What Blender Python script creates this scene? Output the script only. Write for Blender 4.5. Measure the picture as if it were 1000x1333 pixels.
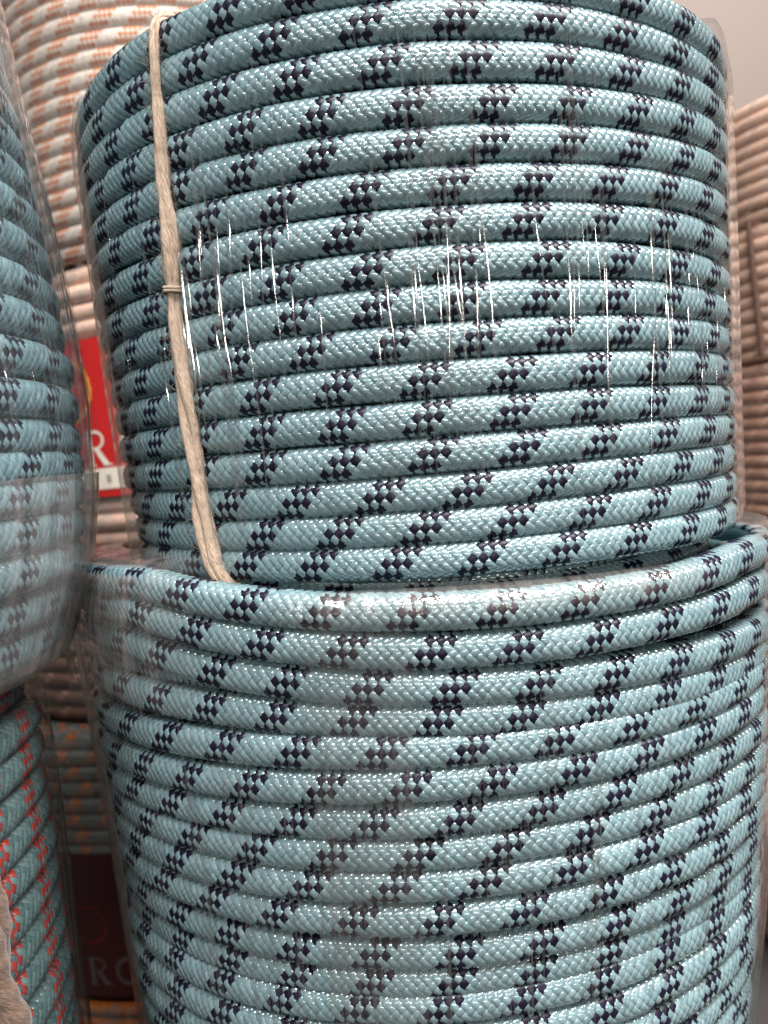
import bpy, bmesh, math, random
import numpy as np
from mathutils import Matrix, Vector, noise as mnoise

for o in list(bpy.data.objects):
    bpy.data.objects.remove(o)
scene = bpy.context.scene
COL = scene.collection
R_ = random.Random(7)
rng = np.random.default_rng(11)
PI = math.pi

# ------------------------------------------------------------------ camera, world, lamps
FPX = 1110.0                                   # focal length in pixels of the 1000 x 1333 photograph
CAM = Matrix(((0.99456, 0.104165, 0.0), (-0.0077505, 0.074001, -0.997228), (-0.103877, 0.991803, 0.074406)))
cam_d = bpy.data.cameras.new('camera')
cam_d.sensor_fit = 'VERTICAL'
cam_d.sensor_height = 36.0
cam_d.sensor_width = 36.0
cam_d.lens = 36.0 * FPX / 1333.0
cam_d.clip_start = 0.01
cam_d.clip_end = 50
cam_d.dof.use_dof = True
cam_d.dof.focus_distance = 0.225
cam_d.dof.aperture_fstop = 15.0
cam = bpy.data.objects.new('camera', cam_d)
COL.objects.link(cam)
mw = CAM.to_4x4()
mw.translation = Vector((-0.017676, -0.324885, -0.0142335))
cam.matrix_world = mw
scene.camera = cam

world = bpy.data.worlds.new('World')
scene.world = world
world.use_nodes = True
bg = world.node_tree.nodes['Background']
bg.inputs['Color'].default_value = (0.92, 0.90, 0.87, 1)
bg.inputs['Strength'].default_value = 0.26


def area_lamp(name, loc, target, sx, sy, power, color):
    d = bpy.data.lights.new(name, 'AREA')
    d.shape = 'RECTANGLE'
    d.size, d.size_y, d.energy, d.color = sx, sy, power, color
    o = bpy.data.objects.new(name, d)
    COL.objects.link(o)
    o.location = loc
    o.rotation_euler = (Vector(target) - Vector(loc)).to_track_quat('-Z', 'Y').to_euler()
    return o


area_lamp('ceiling_light', (0.42, -0.78, 1.6), (0, 0, 0), 2.0, 0.26, 106, (1.0, 0.985, 0.97))
area_lamp('far_tube_light', (0.35, -2.6, 0.37), (0, 0, 0.03), 2.4, 0.048, 30, (1.0, 0.93, 0.86))
area_lamp('right_fill_light', (1.2, -0.5, 1.4), (0.3, 0.3, 0.0), 0.8, 0.5, 42, (1.0, 0.93, 0.87))  # added fill, brightens the right-hand stack, film and wall

scene.view_settings.view_transform = 'Standard'
scene.view_settings.look = 'None'
scene.view_settings.exposure = 0.0
scene.view_settings.gamma = 1.0
scene.render.engine = 'CYCLES'
scene.cycles.use_denoising = True
scene.cycles.transparent_max_bounces = 40
scene.cycles.max_bounces = 8
scene.cycles.diffuse_bounces = 3
scene.cycles.glossy_bounces = 3
scene.cycles.sample_clamp_indirect = 4.0
scene.cycles.caustics_reflective = False
scene.cycles.caustics_refractive = False


# ------------------------------------------------------------------ materials
def new_mat(name):
    m = bpy.data.materials.new(name)
    m.use_nodes = True
    nt = m.node_tree
    nt.nodes.clear()
    out = nt.nodes.new('ShaderNodeOutputMaterial')
    return m, nt, out


def N(nt, t, **kw):
    n = nt.nodes.new(t)
    for k, v in kw.items():
        if k in n.inputs.keys():
            n.inputs[k].default_value = v
        else:
            setattr(n, k, v)
    return n


def yarn_mat(name, ca, cb, rough=0.36, spec=0.6, coat=0.0):
    """Braided synthetic yarn: filament relief along the yarn, two dye tones from pick to pick."""
    m, nt, out = new_mat(name)
    L = nt.links.new
    p = N(nt, 'ShaderNodeBsdfPrincipled', Roughness=rough)
    p.inputs['Specular IOR Level'].default_value = spec
    p.inputs['Coat Weight'].default_value = coat
    p.inputs['Coat Roughness'].default_value = 0.12
    a = N(nt, 'ShaderNodeAttribute', attribute_name='rnd')
    mx = N(nt, 'ShaderNodeMix', data_type='RGBA')
    mx.inputs[6].default_value = (*ca, 1)
    mx.inputs[7].default_value = (*cb, 1)
    L(a.outputs['Fac'], mx.inputs[0])
    uv = N(nt, 'ShaderNodeUVMap', uv_map='yarn')
    mp = N(nt, 'ShaderNodeMapping')
    mp.inputs['Scale'].default_value = (9, 0.9, 1)
    L(uv.outputs[0], mp.inputs[0])
    nz = N(nt, 'ShaderNodeTexNoise', Scale=1.0, Detail=2.0)
    L(mp.outputs[0], nz.inputs['Vector'])
    hs = N(nt, 'ShaderNodeHueSaturation')
    mr = N(nt, 'ShaderNodeMapRange')
    mr.inputs[1].default_value, mr.inputs[2].default_value = 0.3, 0.7
    mr.inputs[3].default_value, mr.inputs[4].default_value = 0.82, 1.16
    L(nz.outputs['Fac'], mr.inputs[0])
    L(mr.outputs[0], hs.inputs['Value'])
    L(mx.outputs[2], hs.inputs['Color'])
    L(hs.outputs[0], p.inputs['Base Color'])
    bp = N(nt, 'ShaderNodeBump', Strength=0.35, Distance=0.00012)
    L(nz.outputs['Fac'], bp.inputs['Height'])
    L(bp.outputs[0], p.inputs['Normal'])
    L(p.outputs[0], out.inputs[0])
    return m


def plain_mat(name, col, rough=0.6, noise_scale=0, amount=0.2, bump=0.0):
    m, nt, out = new_mat(name)
    L = nt.links.new
    p = N(nt, 'ShaderNodeBsdfPrincipled', Roughness=rough)
    p.inputs['Base Color'].default_value = (*col, 1)
    if noise_scale:
        tc = N(nt, 'ShaderNodeTexCoord')
        nz = N(nt, 'ShaderNodeTexNoise', Scale=noise_scale, Detail=4.0)
        L(tc.outputs['Object'], nz.inputs['Vector'])
        mx = N(nt, 'ShaderNodeMix', data_type='RGBA')
        mx.inputs[6].default_value = (*[c * (1 - amount) for c in col], 1)
        mx.inputs[7].default_value = (*[min(1, c * (1 + amount)) for c in col], 1)
        L(nz.outputs['Fac'], mx.inputs[0])
        L(mx.outputs[2], p.inputs['Base Color'])
        if bump:
            bp = N(nt, 'ShaderNodeBump', Strength=bump, Distance=0.002)
            L(nz.outputs['Fac'], bp.inputs['Height'])
            L(bp.outputs[0], p.inputs['Normal'])
    L(p.outputs[0], out.inputs[0])
    return m


def film_mat(name, haze, haze_col=(0.85, 0.8, 0.78), rough=0.06, bump=0.35, gloss=1.0, tint=(0.99, 0.985, 0.98), fine=90.0):
    """Clear shrink film: see-through, a fresnel shine, a little milkiness, fine vertical pleats."""
    m, nt, out = new_mat(name)
    L = nt.links.new
    tc = N(nt, 'ShaderNodeTexCoord')
    uv = N(nt, 'ShaderNodeUVMap', uv_map='film')
    mp = N(nt, 'ShaderNodeMapping')
    mp.inputs['Scale'].default_value = (260, 9, 1)
    L(uv.outputs[0], mp.inputs[0])
    nz = N(nt, 'ShaderNodeTexNoise', Scale=1.0, Detail=3.0, Roughness=0.6)
    L(mp.outputs[0], nz.inputs['Vector'])
    nz2 = N(nt, 'ShaderNodeTexNoise', Scale=fine, Detail=3.0)
    L(tc.outputs['Object'], nz2.inputs['Vector'])
    ad = N(nt, 'ShaderNodeMath', operation='MULTIPLY_ADD')
    L(nz2.outputs['Fac'], ad.inputs[0])
    ad.inputs[1].default_value = 0.7
    L(nz.outputs['Fac'], ad.inputs[2])
    bp = N(nt, 'ShaderNodeBump', Strength=bump, Distance=0.0008)
    L(ad.outputs[0], bp.inputs['Height'])
    lw = N(nt, 'ShaderNodeLayerWeight', Blend=0.5)
    L(bp.outputs[0], lw.inputs['Normal'])
    pw = N(nt, 'ShaderNodeMath', operation='POWER')
    L(lw.outputs['Facing'], pw.inputs[0])
    pw.inputs[1].default_value = 4.0
    fr = N(nt, 'ShaderNodeMath', operation='MULTIPLY_ADD')
    L(pw.outputs[0], fr.inputs[0])
    fr.inputs[1].default_value = 0.7
    fr.inputs[2].default_value = 0.055
    fm = N(nt, 'ShaderNodeMath', operation='MULTIPLY', use_clamp=True)
    L(fr.outputs[0], fm.inputs[0])
    fm.inputs[1].default_value = gloss
    tr = N(nt, 'ShaderNodeBsdfTransparent')
    tr.inputs[0].default_value = (*tint, 1)
    df = N(nt, 'ShaderNodeBsdfDiffuse')
    df.inputs[0].default_value = (*haze_col, 1)
    hz = N(nt, 'ShaderNodeMath', operation='MULTIPLY', use_clamp=True)
    mr = N(nt, 'ShaderNodeMapRange')
    mr.inputs[1].default_value, mr.inputs[2].default_value = 0.35, 0.7
    mr.inputs[3].default_value, mr.inputs[4].default_value = 0.45, 1.7
    L(nz.outputs['Fac'], mr.inputs[0])
    L(mr.outputs[0], hz.inputs[0])
    hz.inputs[1].default_value = haze
    m1 = N(nt, 'ShaderNodeMixShader')
    L(tr.outputs[0], m1.inputs[1])
    L(df.outputs[0], m1.inputs[2])
    gl = N(nt, 'ShaderNodeBsdfGlossy', Roughness=rough)
    L(bp.outputs[0], gl.inputs['Normal'])
    fa = N(nt, 'ShaderNodeAttribute', attribute_name='rnd')
    f1 = N(nt, 'ShaderNodeMath', operation='MULTIPLY')
    L(hz.outputs[0], f1.inputs[0])
    L(fa.outputs['Fac'], f1.inputs[1])
    L(f1.outputs[0], m1.inputs[0])
    f2 = N(nt, 'ShaderNodeMath', operation='MULTIPLY')
    L(fm.outputs[0], f2.inputs[0])
    L(fa.outputs['Fac'], f2.inputs[1])
    m2 = N(nt, 'ShaderNodeMixShader')
    L(f2.outputs[0], m2.inputs[0])
    L(m1.outputs[0], m2.inputs[1])
    L(gl.outputs[0], m2.inputs[2])
    L(m2.outputs[0], out.inputs[0])
    return m


M = {}
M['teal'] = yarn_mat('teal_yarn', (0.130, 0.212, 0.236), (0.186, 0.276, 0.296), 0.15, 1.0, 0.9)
M['teal_core'] = plain_mat('teal_core', (0.05, 0.13, 0.145), 0.7)
M['navy'] = yarn_mat('navy_yarn', (0.004, 0.0035, 0.010), (0.010, 0.008, 0.022), 0.38, 0.22)
M['blue'] = yarn_mat('blue_yarn', (0.105, 0.19, 0.22), (0.16, 0.26, 0.29), 0.24, 1.0)
M['deep_teal'] = yarn_mat('deep_teal_yarn', (0.045, 0.09, 0.097), (0.10, 0.165, 0.165), 0.24, 1.0)  # taken darker in the colour to carry the shade at lower left
M['white'] = yarn_mat('white_yarn', (0.44, 0.38, 0.33), (0.54, 0.475, 0.42), 0.4, 0.5)
M['white_core'] = plain_mat('white_core', (0.28, 0.2, 0.16), 0.8)
M['orange'] = yarn_mat('orange_yarn', (0.36, 0.082, 0.003), (0.46, 0.125, 0.008), 0.5, 0.3)
M['red'] = yarn_mat('red_yarn', (0.20, 0.012, 0.010), (0.30, 0.024, 0.014), 0.32, 0.6)
M['salmon'] = yarn_mat('salmon_yarn', (0.72, 0.46, 0.34), (0.82, 0.56, 0.43), 0.42, 0.5)
M['salmon_core'] = plain_mat('salmon_core', (0.22, 0.09, 0.055), 0.8)
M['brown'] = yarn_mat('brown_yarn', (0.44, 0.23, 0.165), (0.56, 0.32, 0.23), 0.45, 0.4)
M['dark_brown'] = yarn_mat('dark_brown_yarn', (0.12, 0.06, 0.042), (0.18, 0.095, 0.068), 0.45, 0.4)  # the brown yarn with the gap's shade put into its colour
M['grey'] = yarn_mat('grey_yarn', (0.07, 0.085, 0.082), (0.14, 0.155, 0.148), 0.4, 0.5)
M['grey_core'] = plain_mat('grey_core', (0.05, 0.045, 0.04), 0.8)
M['film'] = film_mat('film_clear', 0.05)
M['film_thin'] = film_mat('film_thin', 0.012)
M['wrinkle'] = film_mat('film_wrinkle', 0.015, rough=0.07, bump=0.0, gloss=2.2)
M['film_milky'] = film_mat('film_milky', 0.03, (0.66, 0.68, 0.72))
M['film_pink_glare'] = film_mat('film_pink_glare', 0.09, (0.9, 0.78, 0.74), bump=0.5)  # pink reflection on the film, painted in through the haze colour
M['film_crinkle'] = film_mat('film_crinkle', 0.06, (0.97, 0.84, 0.76), rough=0.08, bump=1.0, gloss=1.1, fine=420.0)  # pinkish highlight partly put into the haze tint
M['seam'] = film_mat('film_seam', 0.02, (0.8, 0.74, 0.72), bump=0.2)


# ------------------------------------------------------------------ mesh helpers
def mesh_np(name, verts, quads, mat, uv=None, uvname='yarn', rnd=None, smooth=True):
    me = bpy.data.meshes.new(name)
    nv, nf = len(verts), len(quads)
    k = quads.shape[1]
    me.vertices.add(nv)
    me.vertices.foreach_set('co', np.asarray(verts, np.float32).ravel())
    me.loops.add(nf * k)
    me.loops.foreach_set('vertex_index', np.asarray(quads, np.int32).ravel())
    me.polygons.add(nf)
    me.polygons.foreach_set('loop_start', np.arange(0, nf * k, k, dtype=np.int32))
    me.polygons.foreach_set('loop_total', np.full(nf, k, np.int32))
    me.polygons.foreach_set('use_smooth', np.full(nf, smooth, bool))
    me.update(calc_edges=True)
    if uv is not None:
        lay = me.uv_layers.new(name=uvname)
        lay.data.foreach_set('uv', np.asarray(uv, np.float32)[np.asarray(quads).ravel()].ravel())
    if rnd is not None:
        at = me.attributes.new('rnd', 'FLOAT', 'POINT')
        at.data.foreach_set('value', np.asarray(rnd, np.float32))
    me.materials.append(mat)
    me.validate()
    return me


def link(name, me, parent=None, kind=None):
    o = bpy.data.objects.new(name, me)
    COL.objects.link(o)
    if parent is not None:
        o.parent = parent
    if kind:
        o['kind'] = kind
    return o


def thing(name, label, cat, group=None, matrix=None):
    o = bpy.data.objects.new(name, None)
    o.empty_display_size = 0.03
    COL.objects.link(o)
    if matrix is not None:
        o.matrix_world = matrix
    o['label'] = label
    o['category'] = cat
    if group:
        o['group'] = group
    return o


def at(x, y, z):
    return Matrix.Translation((x, y, z))


def grid_quads(nu, nv, wrap_u=False, wrap_v=False):
    """Quads of a grid of nu x nv vertices stored row by row (u major)."""
    iu = np.arange(nu if wrap_u else nu - 1)
    iv = np.arange(nv if wrap_v else nv - 1)
    a, b = np.meshgrid(iu, iv, indexing='ij')
    a, b = a.ravel(), b.ravel()
    a2, b2 = (a + 1) % nu, (b + 1) % nv
    return np.stack([a * nv + b, a2 * nv + b, a2 * nv + b2, a * nv + b2], 1)


# ------------------------------------------------------------------ rope: one turn of braided rope round a coil
PICK = 0.00265            # pick spacing along the rope (8 per repeat)


def surf(th, rho, phi, rc, zf, rf):
    """Point on a turn: angle th round the coil, phi round the rope (0 = outward, + = down)."""
    c, sn = np.cos(phi), np.sin(phi)
    rho = rho / (np.abs(c) ** 2.7 + np.abs(sn) ** 2.7) ** (1 / 2.7)      # pressed against its neighbours: a little square
    rad = rc + rf(th) + rho * np.cos(phi)
    return np.stack([rad * np.sin(th), -rad * np.cos(th), zf(th) - rho * np.sin(phi)], -1)


def core_tube(rc, r, zf, rf, mat, nth=150, nph=10):
    th = np.linspace(-PI, PI, nth)
    ph = np.arange(nph) * 2 * PI / nph
    T, P = np.meshgrid(th, ph, indexing='ij')
    v = surf(T.ravel(), np.full(T.size, r), P.ravel(), rc, zf, rf)
    return mesh_np('rope_turn', v, grid_quads(nth, nph, False, True)[:, ::-1], mat)


def braid(rc, r, zf, rf, th0, th1, tracer, mats, names, pick=PICK, phase=0.0, phi_max=112, phi0=0.0, ng=4, two_tone=None, relief=1.0):
    """Every pick of the braid as its own small pillow, S picks on the even rows and Z picks on the odd ones.
    tracer: set of S-yarn numbers (0-7) in the tracer colour; two_tone: the same for Z yarns. Returns two meshes."""
    rows = [k for k in range(-8, 8) if abs(k * 22.5 + math.degrees(phi0)) <= phi_max]
    j0, j1 = int(math.floor(th0 * rc / pick)), int(math.ceil(th1 * rc / pick))
    cs, ct, cd, ck = [], [], [], []
    for k in rows:
        j = np.arange(j0, j1)
        s_row = (k % 2 == 0)
        off = 0.0 if s_row else 0.5
        cs.append((j + off) * pick + phase)
        ct.append(np.full(len(j), k * PI / 8 + phi0))
        if s_row:
            idn = (j + k // 2) % 8
            cd.append(np.isin(idn, list(tracer)))
        else:
            idn = (j - (k - 1) // 2) % 8
            cd.append(np.isin(idn, list(two_tone)) if two_tone else np.zeros(len(j), bool))
        ck.append(np.full(len(j), 1.0 if s_row else -1.0))
    cs, ct, cd, ck = map(np.concatenate, (cs, ct, cd, ck))
    n = len(cs)
    s = np.linspace(-1, 1, ng + 1)
    t = np.array([-1.06, -0.84, -0.4, 0.4, 0.84, 1.06]) if ng >= 4 else np.linspace(-1.06, 1.06, ng + 1)
    nt_ = len(t)
    S, T = np.meshgrid(s, t, indexing='ij')
    S, T = S.ravel(), T.ravel()
    prof = (1.0 * np.sqrt(1 - 0.985 * S ** 2) - 0.90 * np.abs(T / 1.06) ** 3 - 1.0) * 1e-3 * relief
    hr = PI / 8
    jit = rng.normal(0, 0.02, (n, 1))
    # along the yarn: S picks run up-right to down-left, Z picks the other way
    SW = np.where(cd, 1.05, 0.92)[:, None]
    S_, T_ = S[None], T[None]
    dphi_s = (0.5 * S_ * SW + 0.5 * T_) * hr
    U = cs[:, None] + np.where(ck[:, None] > 0, (0.5 * S_ * SW - 0.5 * T_) * pick, (-0.5 * S_ * SW + 0.5 * T_) * pick)
    PHI = ct[:, None] + dphi_s * 2 * np.ones((n, 1))
    PHI = PHI - 0.085 * np.sin(2 * PHI)      # the outer face is pressed a little flat
    RHO = r + prof[None] * (1 + jit * 2) + rng.normal(0, 0.00001, (n, 1))
    RHO = RHO + np.where(cd, 0.00005, 0.0)[:, None]
    TH = U / rc
    v = surf(TH.ravel(), RHO.ravel(), PHI.ravel(), rc, zf, rf).reshape(n, -1, 3)
    nv = (ng + 1) * nt_
    q = grid_quads(ng + 1, nt_)
    uv = np.stack([S * 0.5, T * 0.5], 1)
    rv = rng.random(n)
    out = []
    for sel, mt, nm in ((~cd, mats[0], names[0]), (cd, mats[1], names[1])):
        m_ = int(sel.sum())
        if m_ == 0:
            out.append(None)
            continue
        vs = v[sel].reshape(-1, 3)
        kk = ck[sel]
        qq = (q[None] + (np.arange(m_) * nv)[:, None, None])
        qq = np.where(kk[:, None, None] > 0, qq, qq[:, :, ::-1]).reshape(-1, 4)
        uu = (uv[None] + rng.random((m_, 1, 2)) * 40).reshape(-1, 2)
        rr = np.repeat(rv[sel], nv)
        out.append(mesh_np(nm, vs, qq, mt, uu, 'yarn', rr))
    return out


def zero(th):
    return np.zeros_like(th)


def wrinkle_ridges(name, n, th0, th1, z0, z1, Rf, parent, mat, wmin=0.0006, wmax=0.0014, lmin=0.3):
    """Thin raised pleats of the shrink film running up the coil: half-round ridges of real height."""
    V, Q, UV = [], [], []
    base = 0
    for i in range(n):
        th = R_.uniform(th0, th1)
        ln = (z1 - z0) * R_.uniform(lmin, 1.0)
        za = R_.uniform(z0, z1 - ln)
        m = max(8, int(ln / 0.004))
        w = R_.uniform(wmin, wmax)
        hgt = w * R_.uniform(0.22, 0.36)
        ph = R_.uniform(0, 50)
        slope = R_.gauss(0.02, 0.035)
        amp = R_.uniform(0.03, 0.15) * 1e-3
        for a in range(m + 1):
            f = a / m
            z = za + ln * f
            taper = min(1.0, 6 * f, 6 * (1 - f)) * (0.8 + 0.2 * math.sin(ph + f * ln * 150))
            R = Rf(z) + 0.00025 + amp * math.sin(ph * 3 + z * 110)
            c = th + slope * (z - za) / Rf(z) + 0.002 * math.sin(ph + z * 120)
            for b in range(5):
                g = PI * b / 4
                x = -math.cos(g) * w * 0.5 * max(taper, 0.05)
                rr = R + math.sin(g) * hgt * max(taper, 0.05)
                t = c + x / R
                V.append((rr * math.sin(t), -rr * math.cos(t), z))
                UV.append((t, z))
        for a in range(m):
            for b in range(4):
                p = base + a * 5 + b
                Q.append((p, p + 1, p + 6, p + 5))
        base += (m + 1) * 5
    me = mesh_np(name, np.array(V), np.array(Q), mat, np.array(UV), 'film', np.ones(len(V)))
    return link(name, me, parent, 'stuff')


def film_sheet(name, th0, th1, zs, Rs, parent, mat, nth=160, nz=40, wob=0.0005, ramp=0.0, seed=0.0, stand=0.0, fade=(0.0, 0.0)):
    """A sheet of film round the coil along the profile (zs, Rs), pleated in the radial direction."""
    zz = np.interp(np.linspace(0, 1, nz), np.linspace(0, 1, len(zs)), zs)
    RR = np.interp(np.linspace(0, 1, nz), np.linspace(0, 1, len(zs)), Rs)
    th = np.linspace(th0, th1, nth)
    V = np.zeros((nth, nz, 3))
    UV = np.zeros((nth, nz, 2))
    FD = np.ones((nth, nz))
    for i, t in enumerate(th):
        edge = 1.0
        if ramp:
            edge = min(1.0, (t - th0) / ramp, (th1 - t) / ramp)
        for j in range(nz):
            w = mnoise.noise(Vector((t * 26 + seed, zz[j] * 14, seed))) + 0.6 * mnoise.noise(Vector((t * 70, zz[j] * 40, seed + 3)))
            r = RR[j] + stand * edge + wob * w * (0.3 + 0.7 * edge)
            V[i, j] = (r * math.sin(t), -r * math.cos(t), zz[j] + 0.3 * wob * w)
            UV[i, j] = (t * 0.11, zz[j])
            if fade[0]:
                FD[i, j] *= min(1.0, (t - th0) / fade[0], (th1 - t) / fade[0])
            if fade[1]:
                FD[i, j] *= min(1.0, j / (nz - 1) / fade[1], (1 - j / (nz - 1)) / fade[1])
    me = mesh_np(name, V.reshape(-1, 3), grid_quads(nth, nz), mat, UV.reshape(-1, 2), 'film', FD.ravel())
    return link(name, me, parent)


def inner_winding(parent, R, z0, z1, mat):
    n, m = 64, int((z1 - z0) / 0.0024)
    th = np.linspace(-PI, PI, n + 1)[:-1]
    z = np.linspace(z0, z1, m)
    T, Z = np.meshgrid(th, z, indexing='ij')
    rad = R - 0.0012 + 0.0012 * np.cos(Z * 2 * PI / 0.0096)
    v = np.stack([rad * np.sin(T), -rad * np.cos(T), Z], -1).reshape(-1, 3)
    me = mesh_np('inner_winding', v, grid_quads(n, m, True, False)[:, ::-1], mat)
    return link('inner_winding', me, parent)


# ------------------------------------------------------------------ setting
def box_mesh(name, x0, x1, y0, y1, z0, z1, mat):
    bm = bmesh.new()
    bmesh.ops.create_cube(bm, size=1)
    for v in bm.verts:
        v.co = Vector(((x0 + x1) / 2 + v.co.x * (x1 - x0), (y0 + y1) / 2 + v.co.y * (y1 - y0), (z0 + z1) / 2 + v.co.z * (z1 - z0)))
    me = bpy.data.meshes.new(name)
    bm.to_mesh(me)
    bm.free()
    me.materials.append(mat)
    return me


FLOOR = -0.43
M['floor'] = plain_mat('floor_dark', (0.035, 0.03, 0.028), 0.7, 8, 0.4, 0.2)
M['wall'] = plain_mat('wall_paint', (0.16, 0.117, 0.097), 0.55, 2.5, 0.10, 0.05)
o = link('floor', box_mesh('floor', -2.5, 2.5, -3.5, 1.2, FLOOR - 0.05, FLOOR, M['floor']), None, 'structure')
o = link('back_wall', box_mesh('back_wall', -2.5, 2.5, 1.1, 1.2, FLOOR, 2.6, M['wall']), None, 'structure')

# ------------------------------------------------------------------ the two teal coils in front
# per turn: height at the front and its slope, bend and twist round the coil (mm), crown radius, gap to the turn above,
# where the dark tracer crosses and the length of its repeat
TOP = [
    (98.06, -3.99, -1.82, 2.03, 111.78, 9.60, -0.50, 21.20),
    (88.54, -3.80, -1.67, 1.89, 111.61, 9.44, 12.88, 22.20),
    (78.58, -3.41, 0.11, 1.85, 111.43, 10.48, 15.43, 21.34),
    (68.50, -3.24, 1.24, 1.76, 111.25, 9.68, -1.56, 20.50),
    (58.91, -3.13, 1.02, 1.58, 111.07, 9.50, -2.29, 20.50),
    (49.27, -2.65, 1.11, 0.66, 110.90, 9.79, 7.51, 20.94),
    (39.60, -2.27, 0.10, -0.21, 110.72, 9.54, 3.10, 21.82),
    (30.12, -2.48, -0.93, -0.12, 110.55, 9.42, 7.08, 22.10),
    (20.72, -2.80, -1.18, 0.28, 110.38, 9.38, 7.07, 20.71),
    (11.29, -2.93, -0.63, 0.74, 110.21, 9.48, 10.30, 20.62),
    (1.74, -2.86, -0.15, 0.74, 110.03, 9.64, -3.92, 21.53),
    (-7.86, -2.59, -0.22, 0.38, 109.86, 9.56, -4.02, 21.36),
    (-17.46, -2.10, 0.17, -0.08, 109.68, 9.64, -3.29, 22.20),
    (-26.80, -1.99, 0.45, -0.10, 109.51, 9.04, 3.85, 21.66),
    (-35.75, -2.55, 0.27, 0.28, 109.35, 8.86, 14.30, 21.62),
    (-44.50, -3.15, 0.34, 0.45, 109.19, 8.65, 6.12, 21.33)]
LOW = [
    (71.80, -3.91, 10.77, -0.87, 128.03, 9.60, 15.80, 20.98),
    (62.15, -3.97, 10.98, -2.88, 127.14, 9.70, 19.46, 20.99),
    (52.65, -5.09, 6.47, -2.92, 126.27, 9.30, 3.78, 20.72),
    (44.40, -3.83, 0.93, 1.78, 125.52, 7.20, -0.70, 20.50),
    (36.66, -0.09, 0.19, 2.00, 124.81, 8.26, 7.10, 21.69),
    (27.81, 1.77, -0.51, 1.20, 123.99, 9.45, -9.22, 21.00),
    (18.51, 2.52, -0.89, -0.64, 123.14, 8.88, 3.19, 20.80),
    (9.80, 2.20, -0.90, -1.40, 122.34, 8.55, -6.99, 21.67),
    (1.07, 2.16, -0.74, -1.50, 121.54, 8.89, -13.52, 22.20),
    (-8.31, 2.17, -0.19, -1.11, 120.68, 9.89, -3.16, 21.39),
    (-18.04, 1.47, 0.13, 0.03, 119.79, 9.57, 1.66, 21.16),
    (-26.18, 1.73, 0.03, 0.04, 119.04, 6.75, -0.44, 20.81),
    (-33.38, 2.88, 0.08, 0.04, 118.38, 7.65, -4.54, 21.20)]
y = -33.38
for i in range(5):
    y -= 9.2
    LOW.append((y, 2.6, 0.0, 0.0, 118.38 - 0.85 * (i + 1), 9.2, R_.uniform(-10, 10), 21.2))
for i in range(14):                                    # below the frame: no braid needed
    y -= 9.4
    LOW.append((y, 1.5, 0.0, 0.0, 114.0, 9.4, None, 21.2))


def turn_height(c0, c1, c2, c3, seed, cl=(-1.05, 1.05)):
    def zf(th):
        t = np.clip(th, cl[0], cl[1])
        poly = c1 * t + c2 * t * t + c3 * t ** 3
        w = 1 / (1 + np.exp((np.abs(th) - 1.75) / 0.12))
        wob = 0.10 * np.sin(th * 7 + seed) + 0.07 * np.sin(th * 17 + seed * 2.3)
        return (c0 + (poly + 1.53 * th * 0) * w + (-1.53 * th) * (1 - w) + wob) * 1e-3
    return zf


def front_coil(root, turns, push=0.0, th_range=(-1.6, 1.6), r_rope=0.00495, clamp=None, side_h=(0, 1), side_r=(0, 0), side_l=(0, 0)):
    for i, (c0, c1, c2, c3, R, gap, ph, per) in enumerate(turns):
        nxt = turns[i + 1][5] if i + 1 < len(turns) else 9.4
        room = min((gap + nxt) / 2, 9.8)
        r = r_rope * (1 + R_.uniform(-0.012, 0.012))
        sink = max(0.0, 9.2 - room) * 0.75e-3        # a squeezed turn sits deeper
        rc = R * 1e-3 - r - sink
        zf = turn_height(c0, c1, c2, c3, R_.uniform(0, 6), clamp[i] if clamp and i in clamp else (-1.05, 1.05))
        sd = R_.uniform(0, 6)

        dr, dl = np.interp(c0, side_h, side_r) * 1e-3, np.interp(c0, side_h, side_l) * 1e-3

        def rf(th, sd=sd, dr=dr, dl=dl):
            sn = np.sin(np.clip(th, -1.75, 1.75))
            return np.where(sn > 0, dr, dl) * sn ** 2 + 0.00012 * np.sin(th * 5 + sd) + 0.0001 * np.sin(th * 13 + sd * 2)
        t = link('rope_turn', core_tube(rc, r - 0.0009, zf, rf, M['teal_core']), root)
        if ph is None:
            continue
        pick = per / 8 * 1e-3
        a, b = braid(rc, r, zf, rf, th_range[0], th_range[1], (7, 0, 1), (M['teal'], M['navy']), ('teal_yarn', 'navy_yarn'),
                     pick=pick, phase=ph * 1e-3, phi0=R_.uniform(-0.12, 0.12))
        link('teal_yarn', a, t, 'stuff')
        link('navy_yarn', b, t, 'stuff')


top = thing('rope_coil', 'upper pale teal rope coil with navy flecks, tied with tan twine, in clear film', 'rope coil', 'teal rope coils with navy flecks', at(0, 0, 0))
SIDE_T = dict(side_h=(-43, -33, -17, 4, 20, 38, 55, 73, 86, 98), side_r=(0, 0, 0.2, 0.4, 1.1, 2.0, 2.9, 3.2, 3.4, 3.4), side_l=(-1.5, -0.8, 0.3, 0.6, 1.1, 1.8, 1.5, 1.2, 0.8, -0.2))
front_coil(top, TOP, **SIDE_T)
inner_winding(top, 0.1035, -0.046, 0.099, M['teal_core'])


def top_R(z):
    return 0.1100 + 0.0182 * z


wrinkle_ridges('film_wrinkle', 82, -1.15, 1.15, -0.046, 0.098, top_R, top, M['wrinkle'])
for a, b, e in ((0.98, 2.7, 1), (-2.7, -1.06, 0)):
    film_sheet('clear_film', a, b, (-0.053, -0.048, 0.02, 0.09, 0.102, 0.106), (0.104, 0.1098, 0.1116 + 0.0011 * e, 0.1128 + 0.0026 * e, 0.1115 + 0.0026 * e, 0.098), top, M['film'], ramp=0.35, stand=0.0012, seed=a)

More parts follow.
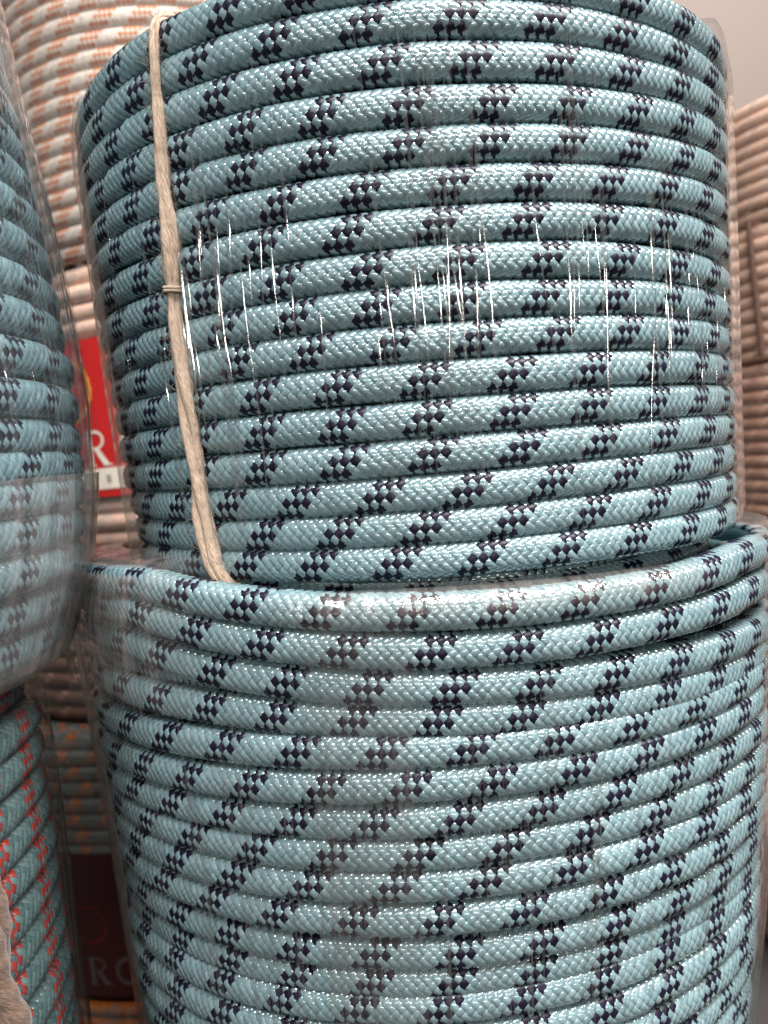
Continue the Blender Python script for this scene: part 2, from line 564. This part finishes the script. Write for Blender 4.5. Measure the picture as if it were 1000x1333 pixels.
lowm = Matrix(((0.99909, 0.001826, 0.04262, -0.0107513), (-0.003174, 0.999496, 0.031585, 0.003975), (-0.042541, -0.031691, 0.998592, -0.1311365), (0, 0, 0, 1)))
low = thing('rope_coil', 'lower pale teal rope coil with navy flecks, under the twine-tied coil, uneven turns', 'rope coil', 'teal rope coils with navy flecks', lowm)
front_coil(low, LOW, clamp={0: (-0.68, 0.85), 1: (-0.75, 0.9), 2: (-0.8, 0.95)}, side_h=(-86, -72, -53, -25, -5, 12, 34, 70), side_r=(1.5, 1.9, 3.2, 3.7, 3.6, 3.5, 3.0, 1.0), side_l=(-4.4, -2.0, -0.2, -1.3, -1.8, -1.4, -2.6, -2.0))
inner_winding(low, 0.107, -0.20, 0.0, M['teal_core'])
inner_winding(low, 0.112, 0.0, 0.060, M['teal_core'])


def low_R(z):
    return 0.12145 + 0.0917 * z


wrinkle_ridges('film_wrinkle', 170, -1.2, 1.2, -0.08, 0.07, low_R, low, M['wrinkle'], 0.0003, 0.0009)
for a, b, e in ((0.92, 2.7, 1), (-2.7, -1.02, 0)):
    film_sheet('clear_film', a, b, (-0.10, -0.05, 0.0, 0.05, 0.074, 0.084, 0.087), (0.1126 + 0.001 * e, 0.1172 + 0.003 * e, 0.1205 + 0.004 * e, 0.1255 + 0.002 * e, 0.1285, 0.126, 0.108), low, M['film'], ramp=0.35, stand=0.0012, seed=a)
film_sheet('film_seam', -0.28, -0.04, (-0.10, -0.05, 0.0, 0.05, 0.071), (0.1126, 0.1172, 0.1218, 0.1265, 0.1285), low, M['seam'], nth=60, wob=0.0003, stand=0.0004, ramp=0.02, fade=(0.03, 0.0))
ga = np.radians(np.linspace(-25, 105, 16))
film_sheet('film_gather', -0.34, 0.66, 0.0722 + 0.0058 * np.sin(ga), 0.1236 + 0.0060 * np.cos(ga), low, M['film_crinkle'], nth=300, nz=60, wob=0.0008, stand=0.0003, ramp=0.1, seed=9, fade=(0.2, 0.35))
film_sheet('film_gather', -1.6, -0.50, (0.044, 0.056, 0.070, 0.081, 0.086, 0.087), (0.1275, 0.1290, 0.1295, 0.1275, 0.120, 0.104), low, M['film_pink_glare'], nth=160, nz=40, wob=0.0012, stand=0.001, ramp=0.2, seed=4, fade=(0.25, 0.15))
INNER = [(68.2, -3.0, 7.0, -0.5, 118.0, 9.6, 4.0, 21.2), (71.8, -2.5, 6.0, 0.0, 108.2, 9.6, -5.0, 21.2), (74.6, -2.5, 5.0, 0.0, 98.6, 9.6, 6.0, 21.2), (58.6, -3.0, 6.0, 0.0, 118.0, 9.6, 9.0, 21.2), (49.5, -5.0, 3.0, 0.0, 119.0, 9.6, -3.0, 21.2)]
front_coil(low, INNER, clamp={i: (-0.68, 0.85) for i in range(5)}, th_range=(-1.3, 1.3))


# ------------------------------------------------------------------ the other coils: one braided ring each kind, copied up the coil
def ring_proto(rc, r, th0, th1, tracer, mats, core, names, pick, ng=3, two_tone=None, phi_max=100):
    c = core_tube(rc, r - 0.0009, zero, zero, core, 120, 8)
    a, b = braid(rc, r, zero, zero, th0, th1, tracer, mats, names, pick=pick, ng=ng, two_tone=two_tone, phi_max=phi_max)
    return c, a, b, names


def stack_rings(root, proto, zs, scales, turn=0.25, tilt=0.006, detail=None, lean=0.0):
    c, a, b, names = proto
    for i, (z, s) in enumerate(zip(zs, scales)):
        t = link('rope_turn', c, root)
        t.location = (R_.uniform(-0.0005, 0.0005), R_.uniform(-0.0005, 0.0005), z)
        t.rotation_euler = (R_.gauss(0, tilt), lean + R_.gauss(0, tilt), R_.uniform(-turn, turn) if lean == 0 else 0.0)
        t.scale = (s, s, 1)
        if detail is not None and not detail(z):
            continue
        link(names[0], a, t, 'stuff')
        if b is not None:
            link(names[1], b, t, 'stuff')


# left coil, nearest the camera
LC = (-0.2128, -0.0938, 0.0)
left = thing('rope_coil', 'blue grey rope coil at the left edge behind milky film, nearest the camera', 'rope coil', 'teal rope coils with navy flecks', at(*LC))
prof_z = [-0.075, -0.063, -0.037, -0.021, 0.010, 0.039, 0.074, 0.113, 0.20]
prof_R = [0.090, 0.0975, 0.1066, 0.1096, 0.1112, 0.1093, 0.1063, 0.1025, 0.095]
zs = [-0.0570, -0.0467, -0.0367, -0.0265, -0.0170, -0.0095, -0.0015, 0.0080, 0.0188]
while zs[-1] < 0.15:
    zs.append(zs[-1] + 0.0104)
sc = [(np.interp(z, prof_z, prof_R) - 0.0005) / 0.110 for z in zs]
stack_rings(left, ring_proto(0.110 - 0.0051, 0.0051, 0.25, 2.1, (7, 0, 1), (M['blue'], M['navy']), M['teal_core'], ('blue_yarn', 'navy_yarn'), 0.00275, 4), zs, sc, 0.15, 0.003)
inner_winding(left, 0.092, -0.055, 0.14, M['teal_core'])
fz = [-0.0675, -0.066, -0.063, -0.050, -0.037, -0.021, 0.010, 0.039, 0.074, 0.113, 0.16]
fR = [0.085, 0.094, 0.0985, 0.104, 0.1085, 0.1115, 0.1132, 0.1115, 0.1085, 0.105, 0.100]
film_sheet('clear_film', -0.2, 3.0, fz, fR, left, M['film_milky'], nth=220, nz=60, wob=0.0009, stand=0.0, seed=21)
M['film_band'] = film_mat('film_band', 0.10, (0.92, 0.84, 0.82), bump=0.5)
film_sheet('film_band', 0.2, 2.6, [-0.069, -0.0665, -0.0635, -0.050, -0.037, -0.021, -0.0125], [0.086, 0.095, 0.0995, 0.105, 0.1095, 0.1125, 0.1135], left, M['film_band'], nth=180, nz=30, wob=0.0007, seed=33)
wrinkle_ridges('film_wrinkle', 90, 0.6, 2.2, -0.06, 0.12, lambda z: float(np.interp(z, fz, fR)) + 0.0006, left, M['wrinkle'], 0.0003, 0.0009)

# coil under it: pale teal with red flecks
L2 = (-0.2192, -0.0958, 0.0)
redc = thing('rope_coil', 'teal rope coil with red flecks at lower left, below the blue grey coil', 'rope coil', 'rope coils in film', at(*L2))
zs = [-0.0985 - 0.0094 * i for i in range(34)]
sc = [1.0 + 0.004 * math.sin(i * 1.7) for i in range(34)]
sc = [1.035 * q_ for q_ in sc]
sc[0] = 1.0
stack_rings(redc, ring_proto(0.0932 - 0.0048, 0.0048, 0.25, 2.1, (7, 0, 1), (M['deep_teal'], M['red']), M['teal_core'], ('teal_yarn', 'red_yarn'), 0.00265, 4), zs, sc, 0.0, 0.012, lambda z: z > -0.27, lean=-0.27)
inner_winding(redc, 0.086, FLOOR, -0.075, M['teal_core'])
film_sheet('clear_film', 1.15, 2.7, (-0.40, -0.2, -0.10, -0.08, -0.072, -0.069), (0.0945, 0.0948, 0.0955, 0.0945, 0.092, 0.085), redc, M['film_thin'], nth=120, nz=60, wob=0.0006, ramp=0.3, stand=0.0016, seed=51)


def coil(label, C, R, z0, z1, pitch, mats, core, names, tracer, group, th=(-1.6, 1.6), film='film', pick=0.0026, two_tone=None, bulge=0.0, film_pad=0.002, det=None, wr=0, ng=2):
    root = thing('rope_coil', label, 'rope coil', group, at(C[0], C[1], 0))
    n = max(2, int(round((z1 - z0) / pitch)))
    dz = (z1 - z0) / n
    zz = [z0 + dz * (i + 0.5) for i in range(n)]
    def sR(z):
        e = min(z - z0, z1 - z)
        return 1.0 - (0.05 * max(0.0, 1 - e / 0.014) ** 2) + bulge * math.sin(PI * (z - z0) / (z1 - z0))
    protos = ring_proto(R - dz / 2, dz / 2 * 1.02, th[0], th[1], tracer, mats, core, names, pick, ng, two_tone)
    stack_rings(root, protos, zz, [sR(z) for z in zz], 0.16, 0.004, det)
    stack_rings(root, protos, [z1 - dz / 2] * 3, [0.895, 0.80, 0.70], 0.16, 0.004, det)
    inner_winding(root, R * 0.66 - dz / 2, z0 + 0.002, z1 - 0.002, core)
    fz_ = np.linspace(z0 + 0.001, z1 - 0.001, 24)
    fR_ = [R * sR(z) + film_pad for z in fz_]
    film_sheet('clear_film', -2.9, 2.9, [z0 - 0.001] + list(fz_) + [z1 + 0.001], [R * 0.86] + fR_ + [R * 0.86], root, M[film], nth=200, nz=60, wob=0.0007, seed=R_.uniform(0, 90))
    if wr:
        wrinkle_ridges('film_wrinkle', wr, th[0], th[1], z0, z1, lambda z: R * sR(z) + film_pad + 0.0006, root, M['wrinkle'], 0.0004, 0.0012)
    return root


BK = (-0.1359, 0.2609)
G = 'rope coils in film'
coil('white rope coil with orange flecks in clear film, behind the upper teal coil', BK, 0.100, 0.1095, 0.302, 0.0104, (M['white'], M['orange']), M['white_core'],
     ('white_yarn', 'orange_yarn'), (6, 7, 0, 1), G, (-1.6, 1.4), wr=70, ng=3)
mid = coil('salmon and white rope coil wearing a red label with a gold ring', BK, 0.0985, -0.0555, 0.1075, 0.0102, (M['salmon'], M['white']), M['salmon_core'],
           ('salmon_yarn', 'white_yarn'), (0, 1, 2), G, (-1.6, 1.0))
coil('brown rope coil in film, low in the shaded gap left of the lower teal coil', (-0.176, 0.2659), 0.100, -0.157, -0.0575, 0.0098, (M['dark_brown'], M['brown']), M['salmon_core'],
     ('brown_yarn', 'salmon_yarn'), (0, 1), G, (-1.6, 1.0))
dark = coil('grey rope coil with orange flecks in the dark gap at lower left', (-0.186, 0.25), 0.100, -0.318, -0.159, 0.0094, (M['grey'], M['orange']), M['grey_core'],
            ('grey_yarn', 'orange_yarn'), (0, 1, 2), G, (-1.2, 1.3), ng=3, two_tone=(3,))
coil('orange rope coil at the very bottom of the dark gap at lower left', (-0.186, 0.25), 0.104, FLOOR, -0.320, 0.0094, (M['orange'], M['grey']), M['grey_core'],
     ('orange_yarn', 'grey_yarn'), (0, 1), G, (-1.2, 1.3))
RS = (0.3423, 0.3017)
rights = [('pale salmon rope coil in film at the right edge, top of its stack', 0.111, 0.1895, 'salmon', 'white'),
          ('salmon brown rope coil with a dark tie, second from the top at the right edge', 0.0180, 0.1095, 'salmon', 'brown'),
          ('brown rope coil in film at the right edge, third down its stack', -0.100, 0.0165, 'brown', 'salmon')]
rc_ = []
for lb, z0, z1, ma, mb in rights:
    rc_.append(coil(lb, RS, 0.100, z0, z1, 0.0088, (M[ma], M[mb]), M['salmon_core'], (ma + '_yarn', mb + '_yarn'), (0, 1), 'rope coils stacked at the right edge', (-1.7, 0.2)))
coil('rope coil in film at the right edge, lowest of its stack', RS, 0.100, FLOOR, -0.102, 0.0094, (M['salmon'], M['navy']), M['salmon_core'], ('salmon_yarn', 'navy_yarn'), (0, 1, 2),
     'rope coils stacked at the right edge', (-1.7, 0.2), det=lambda z: z > -0.33)
# dark tie on the second coil of the right-hand stack
M['tie'] = plain_mat('dark_tie', (0.10, 0.05, 0.035), 0.8, 300, 0.3, 0.5)


def tube(pts, rad, nseg=8, flat=1.0):
    """Tube along points; rad per point; returns verts, quads."""
    P = np.array(pts, float)
    n = len(P)
    T = np.gradient(P, axis=0)
    T /= np.linalg.norm(T, axis=1)[:, None]
    up = np.array([0.3, -0.9, 0.1])
    V = []
    for i in range(n):
        a = np.cross(T[i], up)
        a /= np.linalg.norm(a)
        b = np.cross(T[i], a)
        for k in range(nseg):
            g = 2 * PI * k / nseg
            V.append(P[i] + a * math.cos(g) * rad[i] + b * math.sin(g) * rad[i] * flat)
    return np.array(V), grid_quads(n, nseg, False, True)


pts = [(0.1035 * math.sin(-1.17 + 0.004 * k), -0.1035 * math.cos(-1.17 + 0.004 * k), 0.112 - 0.009 * k) for k in range(11)]
v, q = tube(pts, [0.002] * 11)
link('tie', mesh_np('tie', v, q, M['tie']), rc_[1])


# ------------------------------------------------------------------ labels with their print
def on_cyl(R, x, z, thc):
    t = thc + x / R
    return (R * math.sin(t), -R * math.cos(t), z)


def cyl_patch(name, R, thc, w, z0, z1, mat, parent, th=0.0004, n=24):
    V, Q = [], []
    for i in range(n + 1):
        x = -w / 2 + w * i / n
        for rr, zz in ((R, z0), (R + th, z0), (R + th, z1), (R, z1)):
            V.append(on_cyl(rr, x * R / rr, zz, thc))
    for i in range(n):
        for k in range(4):
            a = i * 4 + k
            b = i * 4 + (k + 1) % 4
            Q.append((a, b, b + 4, a + 4))
    me = mesh_np(name, np.array(V), np.array(Q)[:, ::-1], mat, smooth=False)
    return link(name, me, parent)


def strip_shape(name, R, thc, strips, mat, parent):
    """Print: each strip is a list of (left point, right point) pairs in label coordinates (x right, z up)."""
    V, Q = [], []
    for st in strips:
        b = len(V)
        for (l, r) in st:
            V.append(on_cyl(R, l[0], l[1], thc))
            V.append(on_cyl(R, r[0], r[1], thc))
        for i in range(len(st) - 1):
            Q.append((b + 2 * i, b + 2 * i + 1, b + 2 * i + 3, b + 2 * i + 2))
    me = mesh_np(name, np.array(V), np.array(Q), mat, smooth=False)
    return link(name, me, parent)


def arc(cx, cz, r0, r1, a0, a1, n=24, sx=1.0):
    out = []
    for i in range(n + 1):
        a = math.radians(a0 + (a1 - a0) * i / n)
        out.append(((cx + r0 * math.cos(a) * sx, cz + r0 * math.sin(a)), (cx + r1 * math.cos(a) * sx, cz + r1 * math.sin(a))))
    return out


def letter_R(x, z, h):
    s = h
    rect = lambda x0, z0, x1, z1: [((x + x0 * s, z + z0 * s), (x + x1 * s, z + z0 * s)), ((x + x0 * s, z + z1 * s), (x + x1 * s, z + z1 * s))]
    return [rect(0.08, 0, 0.25, 1), rect(0, 0, 0.33, 0.05), rect(0, 0.95, 0.4, 1.0),
            rect(0.25, 0.92, 0.40, 1.0), rect(0.25, 0.46, 0.40, 0.53),
            arc(x + 0.38 * s, z + 0.73 * s, 0.20 * s, 0.27 * s, -90, 90, 16, 1.15),
            [((x + 0.30 * s, z + 0.48 * s), (x + 0.48 * s, z + 0.50 * s)), ((x + 0.60 * s, z + 0.02 * s), (x + 0.82 * s, z + 0.02 * s))],
            rect(0.60, 0, 0.90, 0.045)]


def letter_O(x, z, h):
    return [arc(x + 0.42 * h, z + 0.5 * h, 0.36 * h, 0.51 * h, 0, 360, 32, 0.85)]


def bar(x0, z0, x1, z1):
    return [((x0, z0), (x1, z0)), ((x0, z1), (x1, z1))]


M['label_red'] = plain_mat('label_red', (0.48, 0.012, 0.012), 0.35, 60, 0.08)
M['label_red_shaded'] = plain_mat('label_red_shaded', (0.055, 0.007, 0.008), 0.5, 60, 0.1)  # red label paper, darkened in the colour for the shaded gap
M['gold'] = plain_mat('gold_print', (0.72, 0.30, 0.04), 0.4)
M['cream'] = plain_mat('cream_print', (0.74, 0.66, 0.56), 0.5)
M['cream_print_shaded'] = plain_mat('cream_print_shaded', (0.10, 0.078, 0.072), 0.6)  # cream lettering dimmed to look shaded
M['red_print_shaded'] = plain_mat('red_print_shaded', (0.16, 0.014, 0.016), 0.6)  # emblem red with the same shade mixed in
M['ink'] = plain_mat('ink', (0.05, 0.03, 0.03), 0.6)


def make_label(parent, R, thc, z0, z1, w, base, ring_c, ring_r, letters, band=True, ink='cream', ring='gold'):
    lb = cyl_patch('paper_label', R, thc, w, z0, z1, base, parent)
    Rp = R + 0.0007
    strip_shape('emblem_ring', Rp, thc, [arc(ring_c[0], ring_c[1], ring_r * 0.88, ring_r, 0, 360, 48)], M[ring], lb)
    strip_shape('emblem_dots', Rp, thc, [arc(ring_c[0] + ring_r * 0.94 * math.cos(a), ring_c[1] + ring_r * 0.94 * math.sin(a), 0.0003, ring_r * 0.09, 0, 360, 8)
                                         for a in [2 * PI * k / 20 for k in range(20)]], M[ring], lb)
    strip_shape('letters', Rp, thc, letters, M[ink], lb)
    if band:
        strip_shape('white_band', Rp, thc, [[((-w / 2 + w * i / 20, z0 + 0.0045), (-w / 2 + w * i / 20, z0 + 0.0165)) for i in range(21)]], M['cream'], lb)
        strip_shape('small_print', Rp + 0.0003, thc, [bar(0.0125 + 0.0017 * k, z0 + 0.008, 0.0133 + 0.0017 * k, z0 + 0.0125) for k in range(2)], M['ink'], lb)
    return lb


# upper label: centred left of the gap so that the R stands in it
thc = -0.505
make_label(mid, 0.1008, thc, -0.0255, 0.0652, 0.085, M['label_red'], (-0.010, 0.037), 0.0187,
           letter_R(-0.0010, -0.0075, 0.0205) + letter_O(0.0235, -0.0075, 0.0205))
make_label(dark, 0.1022, -0.2, -0.314, -0.228, 0.10, M['label_red_shaded'], (-0.006, -0.270), 0.0115,
           letter_R(-0.0102, -0.3065, 0.0168) + letter_O(0.0075, -0.3065, 0.0168), band=False, ink='cream_print_shaded', ring='red_print_shaded')

# ------------------------------------------------------------------ twine
M['jute'] = plain_mat('jute_twine', (0.50, 0.36, 0.265), 0.85, 900, 0.25, 0.0)
m_, nt_ = M['jute'], M['jute'].node_tree


def jute_mat(name, ca, cb):
    m, nt, out = new_mat(name)
    L = nt.links.new
    p = N(nt, 'ShaderNodeBsdfPrincipled', Roughness=0.8)
    p.inputs['Specular IOR Level'].default_value = 0.25
    p.inputs['Sheen Weight'].default_value = 0.3
    uv = N(nt, 'ShaderNodeUVMap', uv_map='yarn')
    mp = N(nt, 'ShaderNodeMapping')
    mp.inputs['Scale'].default_value = (20, 420, 1)
    L(uv.outputs[0], mp.inputs[0])
    nz = N(nt, 'ShaderNodeTexNoise', Scale=1.0, Detail=4.0, Roughness=0.65)
    L(mp.outputs[0], nz.inputs['Vector'])
    mr = N(nt, 'ShaderNodeMapRange')
    mr.inputs[1].default_value, mr.inputs[2].default_value = 0.3, 0.72
    L(nz.outputs['Fac'], mr.inputs[0])
    mx = N(nt, 'ShaderNodeMix', data_type='RGBA')
    mx.inputs[6].default_value = (*ca, 1)
    mx.inputs[7].default_value = (*cb, 1)
    L(mr.outputs[0], mx.inputs[0])
    L(mx.outputs[2], p.inputs['Base Color'])
    bp = N(nt, 'ShaderNodeBump', Strength=1.0, Distance=0.0006)
    L(nz.outputs['Fac'], bp.inputs['Height'])
    L(bp.outputs[0], p.inputs['Normal'])
    L(p.outputs[0], out.inputs[0])
    return m


M['jute'] = jute_mat('jute_fibre', (0.27, 0.185, 0.13), (0.74, 0.56, 0.42))


M['jute_shaded'] = jute_mat('jute_shaded', (0.07, 0.042, 0.03), (0.19, 0.12, 0.085))  # jute coloured darker because this twine lies in shade


def twine(label, path, widths, name='twine', nply=3, hairs=520, twist=38.0, mat='jute'):
    """path: points (m) along the surface, widths: full width there. nply plies twisted loosely round the path."""
    root = thing(name, label, 'twine')
    P = np.array(path, float)
    n0 = len(P)
    s = np.linspace(0, n0 - 1, 120)
    Pi = np.stack([np.interp(s, np.arange(n0), P[:, k]) for k in range(3)], 1)
    ker = np.ones(7) / 7
    for k in range(3):
        pad = np.concatenate([np.full(3, Pi[0, k]), Pi[:, k], np.full(3, Pi[-1, k])])
        Pi[:, k] = np.convolve(pad, ker, 'valid')
    W = np.interp(s, np.arange(n0), widths)
    T = np.gradient(Pi, axis=0)
    T /= np.linalg.norm(T, axis=1)[:, None]
    ln = np.concatenate([[0], np.cumsum(np.linalg.norm(np.diff(Pi, axis=0), axis=1))])
    out_ = Pi * np.array([1, 1, 0])
    side = np.cross(T, np.array([0.0, -1.0, 0.0]))
    side /= np.linalg.norm(side, axis=1)[:, None]
    nor = np.cross(side, T)
    for k in range(nply):
        ang = 2 * PI * k / nply + ln * twist + 0.7 * np.sin(ln * 90 + k)
        off = W * 0.25
        C = Pi + side * (np.cos(ang) * off)[:, None] + nor * (np.sin(ang) * off * 0.55)[:, None]
        rad = W * 0.29 * (1 + 0.10 * np.sin(ln * 310 + k * 2) + 0.07 * np.sin(ln * 870 + k))
        v, q = tube(C, rad, 12, 0.8)
        uv = np.stack([np.tile(np.arange(12) / 12.0, len(C)) + np.repeat(ln * 26, 12), np.repeat(ln, 12)], 1)
        me = mesh_np('ply', v, q[:, ::-1], M[mat], uv, 'yarn')
        link('ply', me, root)
    V, Q, UV = [], [], []
    for h in range(hairs):
        i = R_.randrange(12, 110)
        a = R_.uniform(0, 2 * PI)
        w = W[i] * 0.5
        p0 = Pi[i] + side[i] * math.cos(a) * w * 0.9 + nor[i] * abs(math.sin(a)) * w * 0.4
        d = side[i] * math.cos(a) * R_.uniform(0.2, 0.9) + nor[i] * R_.uniform(0, 0.5) + T[i] * R_.uniform(-1, 1)
        d /= np.linalg.norm(d)
        L_ = R_.uniform(0.001, 0.0034)
        bend = np.array([R_.uniform(-1, 1) for _ in range(3)]) * 0.35
        pts = [p0 + d * L_ * f + bend * L_ * f * f for f in (0, 0.33, 0.66, 1.0)]
        v, q = tube(pts, [0.00006, 0.00005, 0.000045, 0.00002], 3)
        Q.append(q + sum(len(x) for x in V))
        V.append(v)
        UV.append(np.random.default_rng(h).random((len(v), 2)))
    me = mesh_np('fibre', np.concatenate(V), np.concatenate(Q), M[mat], np.concatenate(UV), 'yarn')
    link('fibre', me, root, 'stuff')
    return root, Pi, side, nor, T, W


TW = [(-0.60, 102.0, 0.0965, 3.0), (-0.605, 105.0, 0.1015, 3.0), (-0.61, 106.2, 0.1065, 3.1), (-0.613, 104.6, 0.1102, 3.2), (-0.615, 101.8, 0.1122, 3.3), (-0.616, 98.0, None, 3.4), (-0.619, 93.6, None, 3.6), (-0.628, 87.2, None, 3.6), (-0.632, 79.4, None, 4.2), (-0.636, 69.7, None, 4.0), (-0.641, 59.8, None, 5.2),
      (-0.646, 49.9, None, 6.6), (-0.652, 41.9, None, 6.0), (-0.661, 34.3, None, 4.0), (-0.664, 23.6, None, 5.6), (-0.668, 9.0, None, 6.2), (-0.665, -3.7, None, 5.6),
      (-0.666, -16.5, None, 5.8), (-0.663, -29.5, None, 6.6), (-0.656, -38.2, None, 6.4), (-0.640, -44.3, None, 5.6), (-0.615, -48.5, 0.1085, 4.6), (-0.60, -50.3, 0.103, 4.0)]
path, wd = [], []
for th, z, R, w in TW:
    R = R if R else top_R(z * 1e-3) + 0.0011
    path.append((R * math.sin(th), -R * math.cos(th), z * 1e-3))
    wd.append(w * 0.001 * 0.86)
tw, Pi, side, nor, T, W = twine('tan jute twine tied vertically round the upper teal coil', path, wd)
# the knot: two short wraps round the twine
kn = int(np.argmin(np.abs(Pi[:, 2] - 0.0335)))
pts = []
for k in range(33):
    a = 2 * PI * 2 * k / 32
    pts.append(Pi[kn] + side[kn] * math.cos(a) * 0.0022 + nor[kn] * math.sin(a) * 0.0017 + T[kn] * (-0.0008 + 0.0016 * k / 32) + side[kn] * 0.0002)
v, q = tube(pts, [0.00055] * 33, 8)
uv = np.stack([np.tile(np.arange(8) / 8.0, 33), np.repeat(np.arange(33) * 0.001, 8)], 1)
link('knot', mesh_np('knot', v, q[:, ::-1], M['jute'], uv, 'yarn'), tw)

# the thick twine on the red-flecked coil, at the photograph's left edge
path, wd = [], []
for k in range(14):
    z = -0.085 - 0.012 * k
    th = 1.245 + 0.010 * k - 0.0003 * k * k
    R = 0.0985 + (0.0 if k > 1 else -0.004 * (1 - k))
    path.append((L2[0] + R * math.sin(th), L2[1] - R * math.cos(th), z))
    wd.append(0.0125 if k > 0 else 0.008)
twine('thick shaded jute twine round the red-flecked coil at the lower left corner', path, wd, hairs=60, twist=14, mat='jute_shaded')
